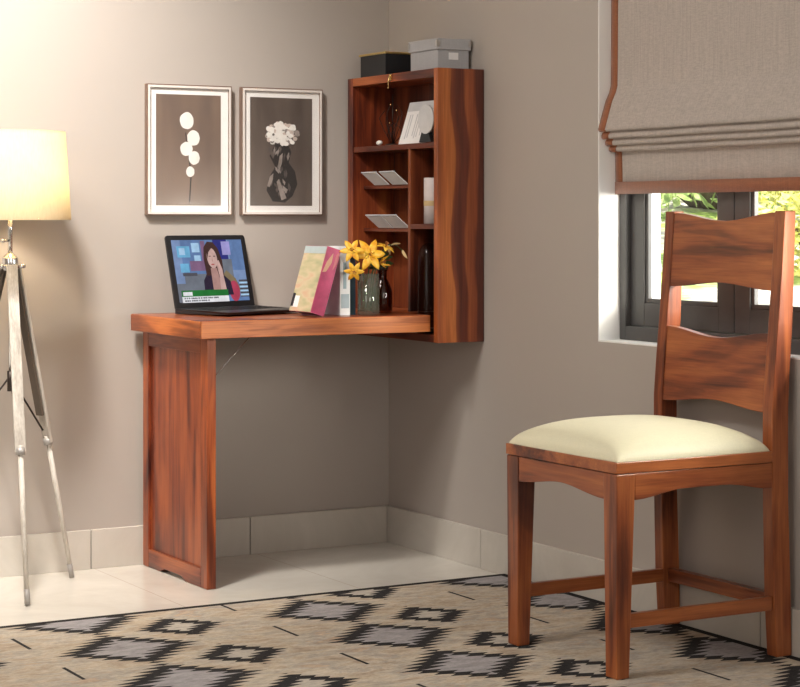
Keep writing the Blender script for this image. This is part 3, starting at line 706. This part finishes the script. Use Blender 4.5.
bm = bmesh.new(); lathe(bm, [(0,-.03),(.020,-.03),(.022,-.02),(.022,.004),(.014,.012),(.008,.018),(0,.018)], (LC.x,LC.y,ZH), 24); obj('tripod_head', bm, CHROME, T, bev=.001)
bm = bmesh.new(); tube(bm, [LC+Vector((0,0,ZH-.30)), LC+Vector((0,0,ZH-.03))], .004, 10); tube(bm, [LC+Vector((0,0,ZH+.016)), LC+Vector((0,0,1.045))], .0065, 12); obj('pole', bm, CHROME, T)
bm = bmesh.new(); tube(bm, [LC+Vector((-.006,-.004,.944)), LC+Vector((-.022,-.012,.944))], .0035, 8); ball(bm, LC+Vector((-.025,-.014,.944)), .006); obj('height_knob', bm, CHROME, T)
SZ0, SZ1 = 1.0, 1.239
bm = bmesh.new(); seg = 64; r0, r1 = .163, .148
lathe(bm, [(r0, SZ0), (r1, SZ1), (r1-.0015, SZ1), (r0-.0015, SZ0), (r0, SZ0)], (LC.x, LC.y, 0), seg)
sm, nt, b = new_mat('cream_shade_fabric'); nt.nodes.remove(b); out = nt.nodes['Material Output']
v = coords(nt, (1,1,1)); f = noise(nt, coords(nt, (300,300,40)), 1, 3); colr = ramp(nt, [(.3,(.76,.65,.44)),(.7,(.82,.72,.51))], f)
df = N(nt, 'ShaderNodeBsdfDiffuse'); tr = N(nt, 'ShaderNodeBsdfTranslucent'); ms = N(nt, 'ShaderNodeMixShader'); ms.inputs[0].default_value = .5
nt.links.new(colr, df.inputs[0]); nt.links.new(colr, tr.inputs[0]); nt.links.new(df.outputs[0], ms.inputs[1]); nt.links.new(tr.outputs[0], ms.inputs[2]); nt.links.new(ms.outputs[0], out.inputs[0])
sh = obj('lamp_shade', bm, sm, T)
for rr, zz in ((r1-.002, SZ1-.003), (r0-.002, SZ0+.003)):
    bm = bmesh.new(); tube(bm, [(LC.x+rr*math.cos(2*PI*k/48), LC.y+rr*math.sin(2*PI*k/48), zz) for k in range(49)], .0018, 6, caps=False)
    if zz > 1.1: obj('shade_ring', bm, BRASS, sh)
bm2 = bm; bm = bmesh.new()
obj('shade_ring', bm2, BRASS, sh)
for k in range(3): tube(bm, [LC+Vector((.006*math.cos(k*2.094),.006*math.sin(k*2.094),1.04)), LC+Vector(((r0-.012)*math.cos(k*2.094),(r0-.012)*math.sin(k*2.094),1.003)), LC+Vector(((r0-.003)*math.cos(k*2.094),(r0-.003)*math.sin(k*2.094),1.003))], .0014, 6)
obj('shade_carrier', bm, BRASS, sh)
bm = bmesh.new(); lathe(bm, [(0,SZ1-.010),(r1-.004,SZ1-.010),(r1-.004,SZ1-.0085),(0,SZ1-.0085)], (LC.x,LC.y,0), 48); obj('added_diffuser', bm, sm, sh)  # unseen disc added to hold back the bulb's upward glare
bm = bmesh.new(); lathe(bm, [(0,1.045),(.012,1.045),(.013,1.075),(0,1.075)], (LC.x,LC.y,0), 16); obj('bulb_socket', bm, WCARD, T)
bm = bmesh.new(); ball(bm, (LC.x,LC.y,1.112), .028, 20, sz=1.25)
bmt, nt, b = new_mat('lit_bulb'); b.inputs['Emission Color'].default_value = (1,.86,.68,1); b.inputs['Emission Strength'].default_value = 25; b.inputs['Base Color'].default_value = (.9,.9,.85,1)
obj('bulb', bm, bmt, T)

# ------------------------------------------------------------------ rug
RX0, RX1, RY0, RY1 = -3.0, -.0135, -.685, -3.6
bm = bmesh.new(); nx, ny = 60, 60; gv = [[None]*(ny+1) for _ in range(nx+1)]
for i in range(nx+1):
    for j in range(ny+1):
        x = RX0+(RX1-RX0)*i/nx; y = RY0+(RY1-RY0)*j/ny
        gv[i][j] = bm.verts.new((x, y, .0055))
for i in range(nx):
    for j in range(ny): bm.faces.new((gv[i][j], gv[i+1][j], gv[i+1][j+1], gv[i][j+1]))
ext = bmesh.ops.extrude_face_region(bm, geom=bm.faces[:]); vs = [e for e in ext['geom'] if isinstance(e, bmesh.types.BMVert)]
bmesh.ops.translate(bm, verts=vs, vec=(0,0,-.005))
tag(obj('area_rug', bm, RUG), 'beige woven rug with black serrated diamonds on the tiled floor', 'rug')

# ------------------------------------------------------------------ chair
RZ = .0062
CH = thing('dining_chair', 'sheesham wood dining chair with cream cushion by the window', 'chair', (-.27, -1.68, RZ))
def tleg(x0, x1, ya, yb, x0b, x1b, yab, ybb, ztop):
    bm = bmesh.new(); quad_box(bm, [(x0b,ybb,RZ),(x1b,ybb,RZ),(x1b,yab,RZ),(x0b,yab,RZ)], [(x0,yb,ztop),(x1,yb,ztop),(x1,ya,ztop),(x0,ya,ztop)]); return bm
FX = -.505
obj('leg', tleg(FX, FX+.050, -1.848, -1.899, FX, FX+.033, -1.857, -1.899, .449), CZ, CH, bev=.002)
obj('leg', tleg(FX, FX+.050, -1.460, -1.509, FX, FX+.033, -1.466, -1.508, .449), CZ, CH, bev=.002)
pp = [(RZ,-.058,-.0135),(.14,-.066,-.016),(.365,-.071,-.0235),(.57,-.071,-.0235),(.66,-.064,-.019),(.75,-.055,-.012),(.88,-.044,-.0065),(1.021,-.034,-.002)]
def back_leg(ya, yb):
    bm = bmesh.new(); pts = [(a, 0, z) for z, a, b_ in pp] + [(b_, 0, z) for z, a, b_ in reversed(pp)]
    prism(bm, [(x, ya, z) for x, _, z in pts], (0, yb-ya, 0)); return bm
obj('leg', back_leg(-1.863, -1.898), CZ, CH, bev=.002)
obj('leg', back_leg(-1.453, -1.486), CZ, CH, bev=.002)
def xf(z):
    for (z0_, a, _), (z1_, b_, _) in zip(pp, pp[1:]):
        if z0_ <= z <= z1_: return a+(b_-a)*(z-z0_)/(z1_-z0_)
def slat(topf, botf, fwd, th=.020, n=28):
    bm = bmesh.new(); ya, yb = -1.4855, -1.8635; rows = []
    for i in range(n+1):
        u = i/n; y = ya+(yb-ya)*u; s = 2*u-1; c = [ ]
        cv = .008*(1-s*s)                      # slight backward bow
        for z in (botf(s), topf(s)): c += [(xf(z)+fwd+cv*0, y, z), (xf(z)+fwd+th, y, z)]
        rows.append([bm.verts.new(p) for p in c])
    for a, b_ in zip(rows, rows[1:]):
        for p, q in ((0,2),(2,3),(3,1),(1,0)): bm.faces.new((a[p], a[q], b_[q], b_[p]))
    for r in (rows[0], rows[-1]): bm.faces.new((r[0], r[2], r[3], r[1]))
    return bm
dip = lambda s: (math.cos(PI*s)+1)/2*1.0
obj('back_slat', slat(lambda s: 1.018-.020*dip(s*.95), lambda s: .838+.013*dip(s), .003), CY, CH, bev=.0015)
obj('back_slat', slat(lambda s: .741-.019*dip(s*.95), lambda s: .560+.015*dip(s), .003), CY, CH, bev=.0015)
def arch_apron(horizontal, a, b_, fixed, th, h0, ztop, n=16, flat=.18):
    pts = [(b_, ztop), (a, ztop)]
    for i in range(n+1):
        u = i/n; s = min(1, min(u, 1-u)/flat); z = h0 + .017*(s*s*(3-2*s))
        pts.append((a+(b_-a)*u, z))
    bm = bmesh.new()
    if horizontal == 'y': prism(bm, [(fixed, p, z) for p, z in pts], (th, 0, 0))
    else: prism(bm, [(p, fixed, z) for p, z in pts], (0, th, 0))
    return bm
obj('apron', arch_apron('y', -1.5095, -1.8475, FX+.002, .02, .391, .449, flat=.5), CY, CH, bev=.001)
obj('apron', arch_apron('x', FX+.0505, -.0715, -1.897, .02, .391, .449, flat=.35), CX, CH, bev=.001)
obj('apron', arch_apron('x', FX+.0505, -.0715, -1.482, .02, .391, .449, flat=.35), CX, CH, bev=.001)
obj('apron', BX(-.068, -.048, -1.4865, -1.8625, .392, .449), CY, CH, bev=.001)
obj('stretcher', BX(FX+.036, -.0675, -1.878, -1.893, .113, .144), CX, CH, bev=.0015)
obj('stretcher', BX(FX+.036, -.0675, -1.476, -1.491, .115, .146), CX, CH, bev=.0015)
obj('stretcher', BX(-.052, -.030, -1.4865, -1.8625, .114, .146), CY, CH, bev=.0015)
bm = bmesh.new(); box(bm, FX-.0015, -.0725, -1.4585, -1.9005, .4505, .4755); box(bm, -.0725, -.026, -1.4875, -1.8615, .4505, .4755)
obj('seat_frame', bm, CX, CH, bev=.0015)
# cushion
bm = bmesh.new(); n = 40; X0, X1, Y0, Y1 = FX+.001, -.0735, -1.462, -1.897; rows = []
for i in range(n+1):
    row = []
    for j in range(n+1):
        u = 2*i/n-1; v = 2*j/n-1
        u = math.copysign(1-(1-abs(u))**1.5, u); v = math.copysign(1-(1-abs(v))**1.5, v)
        e = max(0, (1-abs(u)**16)*(1-abs(v)**16))**.45
        h = .4765+.024*e+.042*e*((1-abs(u)**3.2)*(1-abs(v)**3.2))**.8
        k = 1-.012*(u*u*v*v)
        row.append(bm.verts.new(((X0+X1)/2+(X1-X0)/2*u*k, (Y0+Y1)/2+(Y1-Y0)/2*v*k, h)))
    rows.append(row)
for i in range(n):
    for j in range(n):
        f = bm.faces.new((rows[i][j], rows[i+1][j], rows[i+1][j+1], rows[i][j+1])); f.smooth = True
rim = [rows[i][0] for i in range(n+1)]+[rows[n][j] for j in range(1,n+1)]+[rows[i][n] for i in range(n-1,-1,-1)]+[rows[0][j] for j in range(n-1,0,-1)]
low = [bm.verts.new((v.co.x, v.co.y, .4758)) for v in rim]; L_ = len(rim)
for i in range(L_): bm.faces.new((rim[i], rim[(i+1) % L_], low[(i+1) % L_], low[i]))
bm.faces.new(low)
obj('seat_cushion', bm, CUSH, CH)

# ------------------------------------------------------------------ the garden beyond the window
G = Vector((.64,.768,0)); GT = Vector((.768,-.64,0)); G0 = Vector((.10,-1.5,0))
def gz(s):
    P = [(-.5,.30),(1.0,.62),(2.5,.72),(4.5,.80),(8,1.15),(12,1.9),(18,3.5),(26,5)]
    if s <= P[0][0]: return P[0][1]
    for (a, za), (b_, zb) in zip(P, P[1:]):
        if s <= b_: return za+(zb-za)*(s-a)/(b_-a)
    return P[-1][1]
bm = bmesh.new(); rows = []
for i in range(50):
    s = .9+24*(i/49)**1.6; row = []
    for j in range(41):
        t_ = -7+14*j/40; p = G0+G*s+GT*t_*(1 if s > 4 else .35+.65*s/4)
        if p.x < .25: p.x = .25
        row.append(bm.verts.new((p.x, p.y, gz(s)+.03*math.sin(p.x*3.1)*math.cos(p.y*2.7))))
    rows.append(row)
for a, b_ in zip(rows, rows[1:]):
    for j in range(40):
        f = bm.faces.new((a[j], a[j+1], b_[j+1], b_[j])); f.smooth = True
lm, nt, b = new_mat('garden_lawn'); f = noise(nt, coords(nt, rnd=False), 9, 8, .75); g_ = noise(nt, coords(nt, rnd=False), 1.1, 4)
nt.links.new(mix(nt, ramp(nt, [(.48,(0,0,0)),(.56,(1,1,1))], g_), ramp(nt, [(.35,(.10,.15,.03)),(.5,(.30,.40,.07)),(.65,(.62,.66,.28))], f), ramp(nt, [(.35,(.16,.14,.10)),(.5,(.42,.39,.33)),(.65,(.62,.60,.54))], f)), b.inputs['Base Color']); b.inputs['Roughness'].default_value = .9
o = obj('garden_ground', bm, lm); o['kind'] = 'structure'; o['label'] = 'sunlit lawn and gravel bank outside the window'
def leafmat(name, a, c, d):
    m, nt, b = new_mat(name); f = noise(nt, coords(nt), 7, 4, .7)
    nt.links.new(ramp(nt, [(.35,a),(.5,c),(.65,d)], f), b.inputs['Base Color']); b.inputs['Roughness'].default_value = .6
    return m
GL = [leafmat('lime_foliage', (.12,.20,.03), (.34,.44,.12), (.62,.68,.34)), leafmat('yellow_foliage', (.24,.26,.04), (.58,.56,.12), (.84,.80,.36)), leafmat('mid_foliage', (.07,.13,.025), (.22,.33,.06), (.50,.58,.16))]
BARK = plain('garden_bark', (.16,.12,.09), .9, var=.3)
random.seed(21)
def bush(name, lab, cat, s, t_, r, h, zc, n, leaf, mat, trunk=True):
    c = G0+G*s+GT*t_; zb = gz(s)-.02
    T_ = thing(name, lab, cat, (c.x, c.y, zb))
    bm = bmesh.new()
    for i in range(n):
        a = random.uniform(0,2*PI); cz = random.uniform(-1,1); rr = random.random()**.33
        q = math.sqrt(1-cz*cz); p = Vector((c.x+r*rr*q*math.cos(a), c.y+r*rr*q*math.sin(a), zc+h*rr*cz))
        lump = .16*math.sin(p.x*6)*math.cos(p.y*5+p.z*4); p += Vector((lump*.5,lump*.5,lump)) * r
        if p.z < zb+.02: continue
        u = Vector([random.uniform(-1,1) for _ in range(3)]).normalized(); w = u.orthogonal().normalized(); l = leaf*random.uniform(.6,1.3)
        vs = [bm.verts.new(p-u*l), bm.verts.new(p+w*l*.4), bm.verts.new(p+u*l), bm.verts.new(p-w*l*.4)]
        bm.faces.new(vs)
    obj('foliage', bm, mat, T_)
    bm = bmesh.new()
    for k in range(5):
        a = k*1.26; tube(bm, [(c.x+.02*k,c.y,zb),(c.x+r*.2*math.cos(a),c.y+r*.2*math.sin(a),zb+(zc-zb)*.6),(c.x+r*.5*math.cos(a),c.y+r*.5*math.sin(a),zc+h*.35)], [.03*r+.008,.02*r+.005,.006], 6)
    obj('branches', bm, BARK, T_)
bush('garden_shrub', 'lime green shrub outside the left window pane', 'shrub', 4.2, -.75, .55, .42, 1.25, 2600, .035, GL[0])
bush('garden_shrub', 'yellow green shrub seen through the right window pane', 'shrub', 3.6, .35, .42, .40, 1.06, 2600, .032, GL[1])
bush('garden_shrub', 'broad mid green shrub behind the others outside the window', 'shrub', 7.2, -.2, 1.9, .75, 1.6, 6500, .06, GL[0])
bush('garden_shrub', 'small bright shrub at the right edge of the window view', 'shrub', 4.8, 1.15, .5, .5, 1.15, 2400, .035, GL[2])
bush('garden_tree', 'leafy tree furthest away beyond the window', 'tree', 12.5, .5, 3.2, 1.6, 3.4, 5000, .10, GL[0])
for s, t_, r, lab in ((2.75, -.36, .10, 'pale grey boulder in the gravel outside the window'), (3.3, -.62, .07, 'smaller pale boulder on the gravel behind the larger one')):
    c = G0+G*s+GT*t_; bm = bmesh.new(); ball(bm, (c.x, c.y, gz(s)+r*.75), r, 16, 1.0, .8, 1.1)
    for v in bm.verts: v.co += Vector((math.sin(v.co.z*40), math.cos(v.co.x*37), math.sin(v.co.y*33)))*r*.06
    tag(obj('garden_boulder', bm, plain('pale_rock', (.55,.55,.56), .8, var=.2)), lab, 'boulder')

# ------------------------------------------------------------------ light
def area(name, loc, tgt, sx, sy, power, col):
    l = bpy.data.lights.new(name, 'AREA'); l.shape = 'RECTANGLE'; l.size = sx; l.size_y = sy; l.energy = power; l.color = col
    o = bpy.data.objects.new(name, l); C.objects.link(o); o.location = loc
    o.rotation_euler = (Vector(tgt)-Vector(loc)).to_track_quat('-Z','Y').to_euler(); return o
area('left_fill_light', (-4.5,-3.2,1.6), (-.9,-.6,.7), 2.2, 1.6, 30, (1,.95,.91))  # added fill from the left; wall_left has no window
area('ceiling_panel_light', (-2.4,-1.7,2.66), (-2.3,-1.6,0), .8, .8, 46, (1,.94,.88))
l = bpy.data.lights.new('ceiling_wall_spot', 'SPOT'); l.energy = 335; l.color = (1,.94,.88); l.spot_size = math.radians(78); l.spot_blend = 1; l.shadow_soft_size = .12
o = bpy.data.objects.new('ceiling_wall_spot', l); C.objects.link(o); o.location = (-1.75,-1.15,2.62); o.rotation_euler = (Vector((-1.35,0,1.20))-Vector((-1.75,-1.15,2.62))).to_track_quat('-Z','Y').to_euler()
area('outdoor_sky_glow', (.55,-3.15,1.25), (.02,-1.2,.95), .9, .7, 230, (1,.94,.82))
area('front_fill_light', (-1.6,-7.1,1.7), (-.8,-.8,.6), 2.0, 1.6, 40, (1,.95,.90))  # added fill behind the camera; wall_front has no window
l = bpy.data.lights.new('lamp_bulb_light', 'POINT'); l.energy = 10.5; l.color = (1,.84,.62); l.shadow_soft_size = .035
o = bpy.data.objects.new('lamp_bulb_light', l); C.objects.link(o); o.location = (LC.x, LC.y, 1.165)
l = bpy.data.lights.new('sun', 'SUN'); l.energy = 10.0; l.angle = .01; l.color = (1,.95,.85)
o = bpy.data.objects.new('sun', l); C.objects.link(o); o.rotation_euler = Vector((.35,-.25,-.9)).to_track_quat('-Z','Y').to_euler()
w = bpy.data.worlds.new('World'); bpy.context.scene.world = w; w.use_nodes = True
bg = w.node_tree.nodes['Background']; bg.inputs[0].default_value = (.85,.93,1,1); bg.inputs[1].default_value = 2.6

# ------------------------------------------------------------------ camera
t = math.atan2(3480, 1987.4); cam = bpy.data.cameras.new('camera'); co = bpy.data.objects.new('camera', cam); C.objects.link(co)
co.location = (-3.04007, -5.39362, 1.0)
co.rotation_euler = (PI/2, 0, -(PI/2 - t)) 
cam.sensor_width = 36; cam.lens = 1987.4/800*36; cam.shift_y = -(343.5-220)/800; cam.clip_end = 200
sc = bpy.context.scene; sc.camera = co
sc.view_settings.view_transform = 'Standard'; sc.view_settings.look = 'None'; sc.view_settings.exposure = 0; sc.view_settings.gamma = 1; sc.view_settings.use_curve_mapping = False
